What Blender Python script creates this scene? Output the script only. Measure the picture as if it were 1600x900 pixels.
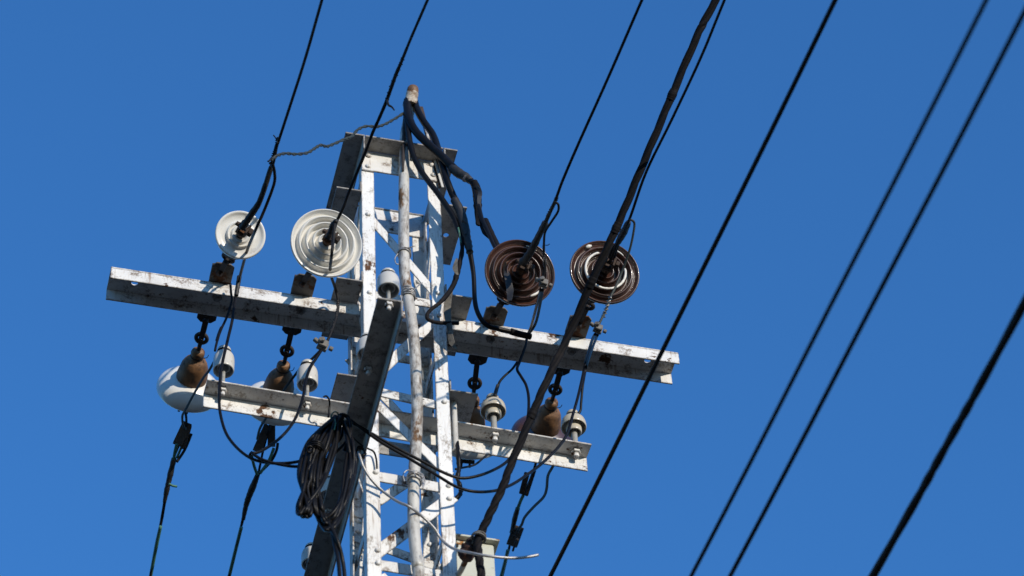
import bpy, bmesh, math, random
from mathutils import Vector, Matrix
R_ = math.radians
rnd = random.Random(7)
scene = bpy.context.scene
for o in list(bpy.data.objects): bpy.data.objects.remove(o)
col = scene.collection

# ---------------------------------------------------------------- camera, sky, sun, exposure
# Frame of the pole: X along the cross arms, Y away from the viewer, Z up, ZO = height of the upper cross arm.
ZO = 9.1389
CB, CE, CR = 0.2891933574993667, 0.8661552, 0.0698888       # heading, elevation, roll
CP = Vector((-1.5036711, -6.2351378, 1.6 - ZO)); FPX = 5000.0
cf = Vector((math.sin(CB)*math.cos(CE), math.cos(CB)*math.cos(CE), math.sin(CE)))
r0 = Vector((math.cos(CB), -math.sin(CB), 0)); u0 = r0.cross(cf)
cr = r0*math.cos(CR) - u0*math.sin(CR); cu = r0*math.sin(CR) + u0*math.cos(CR)
cam = bpy.data.cameras.new('camera'); cam_o = bpy.data.objects.new('camera', cam); col.objects.link(cam_o)
M = Matrix((cr, cu, -cf)).transposed().to_4x4(); M.translation = CP + Vector((0, 0, ZO)); cam_o.matrix_world = M
cam.sensor_width = 36; cam.lens = 36*FPX/1600; cam.clip_start = .1; cam.clip_end = 5000
cam.dof.use_dof = True; cam.dof.focus_distance = 9.75; cam.dof.aperture_fstop = 3.2
scene.camera = cam_o
SUN_EL, SUN_AZ = R_(13), R_(24)                               # azimuth measured from -Y towards +X
SD = Vector((math.sin(SUN_AZ)*math.cos(SUN_EL), -math.cos(SUN_AZ)*math.cos(SUN_EL), math.sin(SUN_EL)))
w = bpy.data.worlds.new('World'); scene.world = w; w.use_nodes = True
nt = w.node_tree; bg = nt.nodes['Background']
sky = nt.nodes.new('ShaderNodeTexSky'); sky.sky_type = 'NISHITA'; sky.sun_disc = False
sky.sun_elevation = SUN_EL; sky.sun_rotation = math.pi - SUN_AZ
sky.altitude = 300; sky.air_density = 1.5; sky.dust_density = 0; sky.ozone_density = 9.5
nt.links.new(sky.outputs[0], bg.inputs[0]); bg.inputs[1].default_value = .15
sun = bpy.data.lights.new('sun', 'SUN'); sun.energy = 2.5; sun.angle = R_(.53); sun.color = (1, .905, .77)
sun_o = bpy.data.objects.new('sun', sun); col.objects.link(sun_o)
sun_o.rotation_mode = 'QUATERNION'; sun_o.rotation_quaternion = SD.to_track_quat('Z', 'Y'); sun_o.location = SD*30 + Vector((0, 0, ZO))
vs = scene.view_settings; vs.view_transform = 'Standard'; vs.look = 'None'; vs.exposure = .82; vs.gamma = 1; vs.use_curve_mapping = False

# ---------------------------------------------------------------- pixel -> point on a real plane
def ray(x, y): return cf + cr*((x-800)/FPX) - cu*((y-450)/FPX)
def at(ax, x, y, val):
    r = ray(x, y); return CP + r*((val-CP[ax])/r[ax])
def at_v(x, y, v): return at(1, x, y, v)
def at_z(x, y, z): return at(2, x, y, z)
def on_sphere(x, y, c, L, far):                                # point on the pixel's ray at distance L from c
    r = ray(x, y).normalized(); m = CP - c; b = m.dot(r); q = b*b - (m.dot(m)-L*L)
    s = math.sqrt(max(q, 0)); return CP + r*(-b + (s if far else -s))
VIEW = (CP - Vector((0, 0, 0))).normalized()

# ---------------------------------------------------------------- materials
def mat(name, base, rough=.6, metal=0, grime=None, grime_amt=0, gscale=70, rust=None, rust_amt=0, rscale=22,
        bump=0, bscale=300, spec=.5, tint=.12, coat=0, stretch=(1, 1, 1), vary=8.0, edge=0, streak=0):
    m = bpy.data.materials.new(name); m.use_nodes = True; t = m.node_tree; n = t.nodes; L = t.links
    p = n['Principled BSDF']; p.inputs['Roughness'].default_value = rough; p.inputs['Metallic'].default_value = metal
    p.inputs['Specular IOR Level'].default_value = spec
    if coat: p.inputs['Coat Weight'].default_value = coat; p.inputs['Coat Roughness'].default_value = .06
    tc = n.new('ShaderNodeTexCoord'); mp = n.new('ShaderNodeMapping'); mp.inputs['Scale'].default_value = stretch
    L.new(tc.outputs['Object'], mp.inputs[0]); vec = mp.outputs[0]
    def noise(sc, det=6, ro=.6):
        x = n.new('ShaderNodeTexNoise'); x.inputs['Scale'].default_value = sc; x.inputs['Detail'].default_value = det
        x.inputs['Roughness'].default_value = ro; L.new(vec, x.inputs['Vector']); return x.outputs['Fac']
    def ramp(src, a, b):
        r = n.new('ShaderNodeMapRange'); r.inputs['From Min'].default_value = a; r.inputs['From Max'].default_value = b
        L.new(src, r.inputs['Value']); return r.outputs[0]
    def mix(fac, a, b, mode='MIX'):
        x = n.new('ShaderNodeMix'); x.data_type = 'RGBA'; x.blend_type = mode
        if hasattr(fac, 'links'): L.new(fac, x.inputs[0])
        else: x.inputs[0].default_value = fac
        for s, v in ((x.inputs[6], a), (x.inputs[7], b)):
            if hasattr(v, 'links'): L.new(v, s)
            else: s.default_value = (*v, 1)
        return x.outputs[2]
    lo = tuple(c*(1-tint*2) for c in base)
    c = mix(ramp(noise(vary), .3, .7), lo, base)
    if grime is not None:
        g = noise(gscale, 9, .72); big = noise(gscale*.16, 4)
        mul = n.new('ShaderNodeMath'); mul.operation = 'ADD'; L.new(g, mul.inputs[0]); L.new(big, mul.inputs[1])
        c = mix(ramp(mul.outputs[0], 1.22-grime_amt*.5, 1.36-grime_amt*.35), c, grime)
    rough_s = None
    if rust is not None:
        a = noise(rscale, 10, .68); b = noise(rscale*.3, 3)
        mul = n.new('ShaderNodeMath'); mul.operation = 'ADD'; L.new(a, mul.inputs[0]); L.new(b, mul.inputs[1])
        f = ramp(mul.outputs[0], 1.26-rust_amt*.5, 1.32-rust_amt*.5)
        dark = mix(ramp(noise(rscale*5), .35, .65), rust, tuple(x*.35 for x in rust))
        c = mix(f, c, dark)
        rr = n.new('ShaderNodeMapRange'); rr.inputs['To Min'].default_value = rough; rr.inputs['To Max'].default_value = .95
        L.new(f, rr.inputs['Value']); L.new(rr.outputs[0], p.inputs['Roughness'])
    if streak:                                                 # thin rust water runs down the faces
        m2 = n.new('ShaderNodeMapping'); m2.inputs['Scale'].default_value = (1, 1, .07); L.new(tc.outputs['Object'], m2.inputs[0])
        x = n.new('ShaderNodeTexNoise'); x.inputs['Scale'].default_value = 110; x.inputs['Detail'].default_value = 4; L.new(m2.outputs[0], x.inputs['Vector'])
        y = n.new('ShaderNodeMath'); y.operation = 'MULTIPLY'; L.new(ramp(x.outputs['Fac'], .56, .70), y.inputs[0]); L.new(ramp(noise(9, 3), .42, .62), y.inputs[1])
        z = n.new('ShaderNodeMath'); z.operation = 'MULTIPLY'; L.new(y.outputs[0], z.inputs[0]); z.inputs[1].default_value = streak
        c = mix(z.outputs[0], c, (.24, .15, .085))
    if edge:                                                   # chipped paint along the steel's edges
        ao = n.new('ShaderNodeAmbientOcclusion'); ao.inside = True; ao.samples = 4; ao.inputs['Distance'].default_value = .0045
        y = n.new('ShaderNodeMath'); y.operation = 'MULTIPLY'; L.new(ramp(ao.outputs['AO'], .93, .60), y.inputs[0]); L.new(ramp(noise(45, 6, .7), .50-.1*edge, .62), y.inputs[1])
        c = mix(y.outputs[0], c, (.075, .045, .028))
    L.new(c, p.inputs['Base Color'])
    if bump:
        bn = n.new('ShaderNodeBump'); bn.inputs['Strength'].default_value = bump; bn.inputs['Distance'].default_value = .002
        L.new(noise(bscale, 5), bn.inputs['Height']); L.new(bn.outputs[0], p.inputs['Normal'])
    return m
RUST = (.13, .055, .022); GRIME = (.075, .068, .058)
PAINT = mat('aluminium_paint', (.76, .75, .72), .5, 0, (.27, .235, .19), .34, 150, RUST, .10, 30, .35, 220, tint=.07, stretch=(1, 1, .5), edge=.8, streak=.7)
PAINT_W = mat('worn_aluminium_paint', (.72, .705, .67), .55, 0, (.20, .155, .115), .36, 130, (.11, .052, .024), .20, 34, .45, 200, tint=.11, vary=14, edge=1, streak=.9)
PAINT_SHADE = mat('underside_shade_paint', (.36, .35, .33), .65, 0, (.13, .12, .11), .45, 260, RUST, .10, 40, .5, 260, tint=.12, vary=18, edge=1)  # darker copy of the white paint: underside shade put into colour, plus wear
PIPE = mat('galvanised_pipe', (.58, .56, .51), .5, .05, (.14, .11, .08), .52, 60, (.19, .10, .045), .30, 14, .35, 150, stretch=(1, 1, .4), tint=.14, vary=16)
RUSTM = mat('rusted_iron', (.060, .036, .024), .85, 0, (.014, .010, .008), .5, 60, (.13, .055, .02), .25, 40, .6, 240, tint=.2)
DARKI = mat('dark_oxidised_iron', (.035, .026, .022), .8, 0, (.010, .008, .007), .4, 60, (.08, .035, .015), .15, 40, .5, 240, tint=.2)
CAPM = mat('ochre_stained_cap', (.25, .125, .05), .6, 0, (.05, .025, .012), .5, 36, (.10, .042, .018), .42, 20, .4, 160, tint=.25, vary=25)
IRONP = mat('rust_bitten_grey_iron', (.15, .14, .125), .8, 0, (.03, .022, .018), .5, 60, (.12, .05, .02), .42, 22, .6, 200, tint=.2, vary=20)
PINM = mat('dirty_galvanised_pin', (.34, .33, .30), .6, 0, (.10, .085, .065), .45, 80, RUST, .2, 40, .4, 200, tint=.15)
PORW = mat('white_porcelain', (.75, .735, .69), .22, 0, (.38, .34, .27), .30, 26, tint=.08, coat=.4, vary=14)
PORC = mat('cream_porcelain', (.56, .50, .39), .25, 0, (.16, .12, .08), .28, 40, tint=.1, coat=.3)
PORG = mat('grey_porcelain', (.60, .575, .52), .3, 0, (.17, .145, .11), .32, 34, tint=.08, coat=.25)
PORB = mat('brown_porcelain_glaze', (.080, .036, .026), .26, 0, (.04, .020, .014), .4, 50, (.16, .12, .09), .12, 50, tint=.25, vary=20, coat=.3)
KNOBM = mat('red_brown_rust', (.075, .030, .020), .85, 0, (.02, .011, .008), .45, 50, (.16, .065, .025), .25, 40, .7, 200, tint=.25, vary=30)
HOODM = mat('stained_cream_hood', (.56, .50, .40), .6, 0, (.22, .15, .09), .42, 40, (.15, .07, .03), .25, 26, .3, 160, tint=.12, vary=20)
CHIP = mat('white_paint_drip', (.80, .77, .70), .5, 0, (.3, .25, .2), .2, 80)
RUBBER = mat('black_cable_rubber', (.0065, .0058, .0056), .40, 0, (.013, .012, .012), .35, 60, bump=.2, bscale=220, spec=.16)
GREYRUB = mat('weathered_cable_sheath', (.0085, .0078, .009), .75, 0, (.017, .014, .014), .35, 50, bump=.5, bscale=160, spec=.12)
WIREM = mat('dark_line_wire', (.011, .011, .012), .6, .0, (.020, .018, .017), .3, 80, spec=.2)
TAPE = mat('black_tape', (.015, .014, .014), .6, 0, (.05, .045, .04), .35, 90, bump=.6, bscale=160)
COPPER = mat('green_copper_wire', (.06, .19, .13), .6, .0, (.02, .03, .025), .4, 90, bump=.4, bscale=300)
OLIVE = mat('twisted_olive_wire', (.028, .036, .028), .6, .0, (.02, .02, .018), .4, 90, bump=.5, bscale=300)
ALU = mat('bare_aluminium_wire', (.42, .41, .40), .45, .5, (.1, .09, .08), .3, 90, bump=.3, bscale=300)
ALUD = mat('dull_aluminium_clamp', (.17, .16, .145), .7, .0, (.04, .035, .03), .45, 60, RUST, .2, 40, .5, 200)
BOXM = mat('pale_green_enamel', (.50, .50, .41), .5, 0, (.24, .22, .16), .2, 40, (.34, .15, .04), .34, 14, .2, 120, tint=.06)
CLOTH = mat('torn_insulation_tape', (.16, .145, .12), .9, 0, (.05, .045, .04), .5, 50, bump=.8, bscale=120)
GROUND = mat('dark_asphalt_ground', (.050, .044, .037), .95, 0, (.045, .042, .038), .4, 1.2, tint=.25, vary=.2)

# ---------------------------------------------------------------- mesh helpers
def frame(ax, hint=(0, 0, 1)):
    z = Vector(ax).normalized(); h = Vector(hint)
    x = h - z*h.dot(z)
    if x.length < 1e-4: h = Vector((1, 0, 0)); x = h - z*h.dot(z)
    x.normalize(); return x, z.cross(x), z
def new(): return bmesh.new()
def prism(bm, poly, o, ex, ey, ez, L):
    """poly (2D) in the plane ex, ey at o, swept along ez by L"""
    o = Vector(o); a = [bm.verts.new(o+ex*p[0]+ey*p[1]) for p in poly]; b = [bm.verts.new(v.co+ez*L) for v in a]
    n = len(a); bm.faces.new(a); bm.faces.new(list(reversed(b)))
    for i in range(n): bm.faces.new((a[i], b[i], b[(i+1) % n], a[(i+1) % n]))
def box(bm, c, ex, ey, ez, sx, sy, sz):
    ex, ey, ez = Vector(ex).normalized(), Vector(ey).normalized(), Vector(ez).normalized()
    prism(bm, [(-sx/2, -sy/2), (sx/2, -sy/2), (sx/2, sy/2), (-sx/2, sy/2)], Vector(c)-ez*sz/2, ex, ey, ez, sz)
def angle_iron(bm, p0, p1, n1, n2, w1, w2, t=.005):
    p0, p1, n1, n2 = map(Vector, (p0, p1, n1, n2)); d = p1-p0; L = d.length; d.normalize()
    prism(bm, [(0, 0), (w1, 0), (w1, t), (t+.003, t), (t, t+.003), (t, w2), (0, w2)], p0, n1, n2, d, L)
def flat(bm, p0, p1, nrm, wd, t=.005):
    """flat bar whose middle line is p0-p1 and whose outer face looks along nrm"""
    p0, p1, nrm = map(Vector, (p0, p1, nrm)); d = (p1-p0); L = d.length; d.normalize(); s = nrm.cross(d).normalized(); nn = d.cross(s)
    prism(bm, [(-wd/2, 0), (wd/2, 0), (wd/2, -t), (-wd/2, -t)], p0, s, nn, d, L)
def lathe(bm, prof, o, ax, seg=28, hint=(0, 0, 1), closed=False):
    o = Vector(o); x, y, z = frame(ax, hint); rings = []
    for r, h in prof:
        if r < 1e-5: rings.append([bm.verts.new(o+z*h)])
        else: rings.append([bm.verts.new(o+z*h+(x*math.cos(2*math.pi*i/seg)+y*math.sin(2*math.pi*i/seg))*r) for i in range(seg)])
    pairs = list(zip(rings, rings[1:]))
    if closed: pairs.append((rings[-1], rings[0]))
    for a, b in pairs:
        for i in range(seg):
            j = (i+1) % seg
            if len(a) == 1 and len(b) == 1: continue
            if len(a) == 1: bm.faces.new((a[0], b[j], b[i]))
            elif len(b) == 1: bm.faces.new((a[i], a[j], b[0]))
            else: bm.faces.new((a[i], a[j], b[j], b[i]))
    if not closed:
        for r in (rings[0], rings[-1]):
            if len(r) > 2: bm.faces.new(r)
def smooth_path(pts, sub=6):
    pts = [Vector(p) for p in pts]
    if len(pts) < 3: return pts
    out = []
    for i in range(len(pts)-1):
        p0 = pts[max(i-1, 0)]; p1 = pts[i]; p2 = pts[i+1]; p3 = pts[min(i+2, len(pts)-1)]
        for k in range(sub):
            t = k/sub
            out.append(.5*((2*p1)+(p2-p0)*t+(2*p0-5*p1+4*p2-p3)*t*t+(3*p1-p0-3*p2+p3)*t**3))
    out.append(pts[-1]); return out
def tube(bm, pts, r, seg=10, sub=6, smooth=True, lump=0):
    """round tube through 3D points; r number or list per control point; lump = relative unevenness"""
    n0 = len(pts)
    P = smooth_path(pts, sub) if smooth else [Vector(p) for p in pts]
    m = len(P)
    def rad(i):
        if not isinstance(r, (list, tuple)): q = r
        else:
            t = i/(m-1)*(len(r)-1); k = min(int(t), len(r)-2); q = r[k]+(r[k+1]-r[k])*(t-k)
        return q*(1+rnd.uniform(-lump, lump))
    T = [(P[min(i+1, m-1)]-P[max(i-1, 0)]).normalized() for i in range(m)]
    x, y, z = frame(T[0], (.3, .2, .9)); rings = []
    for i in range(m):
        x = x - T[i]*x.dot(T[i]); x.normalize(); y = T[i].cross(x); q = rad(i)
        rings.append([bm.verts.new(P[i]+(x*math.cos(2*math.pi*k/seg)+y*math.sin(2*math.pi*k/seg))*q) for k in range(seg)])
    for a, b in zip(rings, rings[1:]):
        for k in range(seg): bm.faces.new((a[k], a[(k+1) % seg], b[(k+1) % seg], b[k]))
    bm.faces.new(rings[0]); bm.faces.new(rings[-1])
def helix(bm, pts, R, r, turns, seg=6, phase=0, sub=12):
    P = smooth_path(pts, sub); m = len(P); Q = []
    x, y, z = frame(P[1]-P[0], (.3, .2, .9))
    for i in range(m):
        t = (P[min(i+1, m-1)]-P[max(i-1, 0)]).normalized(); x = (x-t*x.dot(t)).normalized(); y = t.cross(x)
        a = phase+2*math.pi*turns*i/(m-1); Q.append(P[i]+(x*math.cos(a)+y*math.sin(a))*R)
    tube(bm, Q, r, seg, smooth=False)
def torus(bm, c, nrm, R, r, seg=24, k=10, hint=(0, 0, 1), sx=1, sy=1):
    x, y, z = frame(nrm, hint); c = Vector(c)
    g = []
    for i in range(seg):
        a = 2*math.pi*i/seg; d = x*math.cos(a)*sx+y*math.sin(a)*sy; e = (x*math.cos(a)+y*math.sin(a)).normalized()
        g.append([bm.verts.new(c+d*R+(e*math.cos(2*math.pi*j/k)+z*math.sin(2*math.pi*j/k))*r) for j in range(k)])
    for i in range(seg):
        for j in range(k): bm.faces.new((g[i][j], g[(i+1) % seg][j], g[(i+1) % seg][(j+1) % k], g[i][(j+1) % k]))
def hexnut(bm, c, ax, r, h, hint=(1, 0, 0)):
    lathe(bm, [(r*.86, -.0001), (r, h*.12), (r, h*.88), (r*.86, h)], c, ax, 6, hint)
def rivet(bm, c, ax, r=.0085):
    lathe(bm, [(r, -.001), (r*.97, r*.25), (r*.72, r*.62), (r*.38, r*.8), (0, r*.86)], c, ax, 14)
def plate_holes(bm, corners, holes, thick, nrm):
    """flat plate from a corner loop with round through holes (centre, radius)"""
    nrm = Vector(nrm).normalized(); es = []
    def loop(vs):
        vs = [bm.verts.new(v) for v in vs]
        for i in range(len(vs)): es.append(bm.edges.new((vs[i], vs[(i+1) % len(vs)])))
    loop([Vector(c) for c in corners]); x, y, z = frame(nrm, (1, 0, 0))
    for c, r in holes: loop([Vector(c)+(x*math.cos(a)+y*math.sin(a))*r for a in [2*math.pi*i/20 for i in range(20)]])
    res = bmesh.ops.triangle_fill(bm, use_beauty=True, edges=es)
    fs = [g for g in res['geom'] if isinstance(g, bmesh.types.BMFace)]
    ex = bmesh.ops.extrude_face_region(bm, geom=fs)
    for g in ex['geom']:
        if isinstance(g, bmesh.types.BMVert): g.co += nrm*thick

# ---------------------------------------------------------------- scene-graph helpers
OFF = Vector((0, 0, ZO))
def wloc(o):
    p = Vector(o.location)
    while o.parent: o = o.parent; p = p + Vector(o.location)
    return p
def obj(name, bm, m, parent=None, smooth=False, bevel=0, base=None, label=None, local=False):
    """one mesh object; vertices are given in the pole frame (or, local=True, in the parent's own frame)"""
    bmesh.ops.recalc_face_normals(bm, faces=bm.faces)
    me = bpy.data.meshes.new(name); 
    if parent is None:
        b = Vector(base) if base is not None else sum((v.co for v in bm.verts), Vector())/max(len(bm.verts), 1)
        for v in bm.verts: v.co -= b
        loc = b+OFF
    else:
        loc = Vector((0, 0, 0))
        if not local:
            s = wloc(parent)-OFF
            for v in bm.verts: v.co -= s
    bm.to_mesh(me); bm.free(); o = bpy.data.objects.new(name, me); col.objects.link(o)
    o.location = loc
    if parent: o.parent = parent
    me.materials.append(m)
    if smooth:
        for p in me.polygons: p.use_smooth = True
        if smooth == 'auto': 
            me.set_sharp_from_angle(angle=R_(38))
    if bevel:
        bv = o.modifiers.new('bevel', 'BEVEL'); bv.width = bevel; bv.segments = 1; bv.limit_method = 'ANGLE'; bv.angle_limit = R_(50)
    if label: o['label'] = label
    return o
def tag(o, label, cat, group=None):
    o['label'] = label; o['category'] = cat
    if group: o['group'] = group
    return o
def thing(name, label, cat, loc, group=None):
    o = bpy.data.objects.new(name, None); col.objects.link(o); o.empty_display_size = .1
    o.location = Vector(loc)+OFF; return tag(o, label, cat, group)

# ================================================================ THE SETTING
g = new(); S = 900
vs_ = [g.verts.new((x, y, -ZO)) for x, y in ((-S, -S), (S, -S), (S, S), (-S, S))]; g.faces.new(vs_)
go = obj('ground', g, GROUND, base=(0, 0, -ZO)); go['kind'] = 'structure'

# ================================================================ LATTICE POLE
X, Y, Z = Vector((1, 0, 0)), Vector((0, 1, 0)), Vector((0, 0, 1))
HW, HD, MU, MV = .1292, .1164, -.0018, .0963
VF, VR = MV-HD, MV+HD                                         # front and rear face of the mast
LW = .041                                                     # leg flange
pole = thing('lattice_pole', 'white painted steel lattice pole with two cross arms, carrying every insulator', 'utility pole', (0, 0, -ZO))
legs = {}
ZT = .60
for su in (-1, 1):
    for sv in (-1, 1):
        b = new(); base = Vector((MU+su*HW, MV+sv*HD, -ZO-.3))
        angle_iron(b, base, base+Z*(ZT+ZO+.3), Vector((-su, 0, 0)), Vector((0, -sv, 0)), LW, LW, .005)
        legs[su, sv] = obj('leg', b, PAINT if sv < 0 else PAINT_W, pole, bevel=.001)
def legrivet(su, sv, pts):
    for p in pts:
        b = new(); rivet(b, p, (0, sv, 0) if sv < 0 else (0, -1, 0)); obj('rivet', b, PAINT, legs[su, sv], smooth=True)
def fx(x, y, v=VF): return at_v(x, y, v)
legrivet(-1, -1, [fx(*p, VF-.001) for p in ((575, 335), (577.5, 457), (587, 738), (590, 860), (590.5, 880))])
legrivet(1, -1, [fx(*p, VF-.001) for p in ((684.5, 458), (686, 493), (694, 628), (700, 740), (701, 759), (702, 779))])
legrivet(-1, 1, [fx(*p, VR-.006) for p in ((560, 814), (560.5, 831), (557, 852))])
legrivet(1, 1, [fx(*p, VR-.006) for p in ((654, 441), (667, 745), (672, 851))])
# front lattice bars: flat bars riveted behind the front flanges, between points given on the front face
bi = 0
def bar(p, q, wd, v=None, m=PAINT, n=(0, -1, 0), name='brace', t=.005):
    global bi; bi += 1
    vv = VF+.0075+.0007*(bi % 6) if v is None else v
    b = new(); A, B = at_v(*p, vv), at_v(*q, vv); flat(b, A, B, n, wd, t); return obj(name, b, m, pole, bevel=.0008)
bar((572, 332), (690, 470), .030)
bar((694, 486), (578, 595), .034)
bar((576, 608), (699, 636), .036, name='strut', m=PAINT_W)
bar((571, 458), (693, 477), .036, name='strut', m=PAINT_W)
bar((582, 623), (703, 742), .033)
bar((580, 742), (704, 764), .040, name='strut', m=PAINT_W)
bar((708, 775), (586, 865), .040)
bar((586, 881), (714, 902), .040, name='strut', m=PAINT_W)
bar((594, 898), (714, 1022), .034)
bar((590, 1030), (725, 1050), .040, name='strut', m=PAINT_W)
bar((716, 1058), (600, 1160), .034)
# rear lattice
bar((556, 806), (676, 727), .032, v=VR-.013, m=PAINT_W)
bar((552, 838), (690, 888), .034, v=VR-.019, m=PAINT_W)
bar((548, 547), (674, 567), .036, v=VR-.0125, name='strut', m=PAINT_W)
bar((546, 690), (680, 711), .060, v=VR-.0135, name='strut', m=PAINT_SHADE)
bar((545, 560), (679, 706), .030, v=VR-.019, m=PAINT_W)
bar((547, 440), (668, 556), .030, v=VR-.020, m=PAINT_W)
bar((548, 965), (690, 985), .036, v=VR-.0125, name='strut', m=PAINT_W)
# side lattice: zigzag flat bars on the left and the right face
zs = [.55, .20, -.20, -.62, -1.0, -1.4, -1.8]
for su in (-1, 1):
    uu = MU+su*(HW-.0075)
    for i in range(len(zs)-1):
        a, c = (VF+.02, VR-.02) if i % 2 == 0 else (VR-.02, VF+.02)
        b = new(); flat(b, (uu, a, zs[i]), (uu, c, zs[i+1]), (su, 0, 0), .032, .005); obj('brace', b, PAINT_W, pole, bevel=.0008)
        if i in (1, 3, 4):
            b = new(); flat(b, (uu-su*.006, VF+.006, zs[i+1]), (uu-su*.006, VR-.006, zs[i+1]), (su, 0, 0), .036, .005); obj('strut', b, PAINT_W, pole, bevel=.0008)
# side brackets: angle irons running along the depth; wide flange outwards, narrow flange up the mast
HOLE_R = at_z(697, 368, .447)
for z, W, v0 in ((.4467, .2132, -.0263), (0.0, .2141, -.0263), (-.4437, .2151, -.0263)):
    v1 = v0+.2453
    for su in (-1, 1):
        b = new(); i0 = su*(HW+.0005)+MU; o0 = su*W
        holes = [(Vector((HOLE_R.x, HOLE_R.y, z)), .009)] if (su > 0 and z > .4) else []
        plate_holes(b, [(i0, v0, z), (o0, v0, z), (o0, v1, z), (i0, v1, z)], holes, .006, (0, 0, 1))
        box(b, (i0+su*.003, (v0+v1)/2, z+.0062+.022), X, Y, Z, .005, v1-v0, .044)
        obj('side_bracket', b, PAINT_SHADE if z < .4 else PAINT_SHADE, pole, bevel=.001)
# thin bright lip along the front edge comes from the plate thickness itself
# top frame
VE = -.088
zt = (at_v(540, 210, VE).z+at_v(715, 233, VE).z)/2
ul, ur = at_v(540, 210, VE).x, at_v(715, 233, VE).x
for su, uo in ((-1, ul), (1, ur)):
    b = new(); i0 = MU+su*(HW+.001)
    plate_holes(b, [(i0, VE, zt), (uo, VE, zt), (uo, VR+.02, zt), (i0, VR+.02, zt)], [], .006, (0, 0, 1))
    box(b, (i0+su*.003, (VE+VR+.02)/2, zt-.0002-.032), X, Y, Z, .005, VR+.02-VE, .062)
    obj('top_side_plate', b, PAINT_SHADE, pole, bevel=.001)
b = new(); i0 = MU-HW-.004
box(b, ((MU-.0), (VE+VF-.007)/2, zt+.003), X, Y, Z, 2*HW-.002, VF-.007-VE, .006)
obj('top_ledge', b, PAINT_SHADE, pole, bevel=.001)
b = new(); pA, pB = at_v(563, 236, VF-.007), at_v(682, 250, VF-.007)
box(b, (MU, VF-.0045, zt-.048), X, Y, Z, 2*HW-.001, .006, .098)
tp = obj('top_plate', b, PAINT_W, pole, bevel=.001)
for p in ((575.5, 244), (575, 260), (675, 258.5), (677, 274)):
    b = new(); rivet(b, at_v(*p, VF-.0073), (0, -1, 0), .0095); obj('rivet', b, PAINT, tp, smooth=True)
b = new(); box(b, (MU, VR-.0085, zt-.055), X, Y, Z, 2*HW-.012, .006, .11)
obj('rear_plate', b, PAINT_W, pole, bevel=.001)
b = new(); box(b, (MU, VR+.01, zt+.003), X, Y, Z, 2*HW-.002, .05, .006); obj('rear_ledge', b, PAINT_SHADE, pole, bevel=.001)

# ---- upper cross arm: channel lying on its web, flanges hanging down
AV, AW, AH, AC, AL = .0644, .0927, .0521, .0024, 1.8
t_ = .006
up = obj('cross_arm', (lambda b: (plate_holes(b, [(AC-AL/2, AV, -t_-.0005), (AC+AL/2, AV, -t_-.0005), (AC+AL/2, AV+AW, -t_-.0005), (AC-AL/2, AV+AW, -t_-.0005)],
        [(Vector((at_z(210.5, 442, -.006).x, at_z(210.5, 442, -.006).y, -t_-.0005)), .0105), (Vector((at_z(1012, 563.5, -.006).x, at_z(1012, 563.5, -.006).y, -t_-.0005)), .0105)], t_, (0, 0, 1)),
        box(b, (AC, AV+.003, -t_-.0007-(AH-t_)/2), X, Y, Z, AL, .006, AH-t_),
        box(b, (AC, AV+AW-.003, -t_-.0007-(AH-t_)/2), X, Y, Z, AL, .006, AH-t_), b)[-1])(new()), PAINT_W, pole, bevel=.0012)
def hexbolt(p, m, par, r=.013, h=.009, ax=(0, 0, -1)):
    b = new(); hexnut(b, p, ax, r, h); lathe(b, [(r*.5, 0), (r*.5, h*1.7), (r*.4, h*1.9)], p, ax, 10); return obj('bolt', b, m, par)
for p in ((339, 465), (470, 486), (766, 529), (891, 553)):
    q = at_z(*p, -t_-.001); hexbolt(Vector((q.x, AV+AW*.55, -t_-.001)), PAINT_SHADE, up, .015, .010)
# tongues that carry the insulator strings, one towards the viewer and one away at each place
FRONT = [(348.5, 419), (477, 437), (776, 487), (907, 500)]
REAR = [(323, 496), (456, 515), (746, 562), (876, 578)]
FP, RP = [], []
for p in FRONT:
    q = at_z(*p, .003); FP.append(Vector((q.x, q.y, .003)))
    b = new(); v1 = q.y-.020; wd = .034
    prism(b, [(-wd, AV+.055-q.y), (-wd, v1+.012-q.y), (-wd+.012, v1-q.y), (wd-.012, v1-q.y), (wd, v1+.012-q.y), (wd, AV+.055-q.y)], (q.x, q.y, 0), X, Y, Z, .006)
    box(b, (q.x-wd+.0035, (v1+.016+AV-.002)/2, .0065+.005), X, Y, Z, .006, AV-.002-v1-.016, .010)
    box(b, (q.x+wd-.0035, (v1+.016+AV-.002)/2, .0065+.005), X, Y, Z, .006, AV-.002-v1-.016, .010)
    br = obj('tongue_bracket', b, IRONP, up, bevel=.001)
for p in REAR:
    q = at_z(*p, .003); RP.append(Vector((q.x, q.y, .003)))
    b = new(); v1 = q.y+.020; wd = .030
    prism(b, [(-wd, AV+.058-q.y), (-wd, v1-.014-q.y), (-wd+.014, v1-q.y), (wd-.014, v1-q.y), (wd, v1-.014-q.y), (wd, AV+.058-q.y)], (q.x, q.y, .0002), X, Y, Z, .0065)
    obj('tongue_bracket', b, DARKI, up, bevel=.001)

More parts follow.
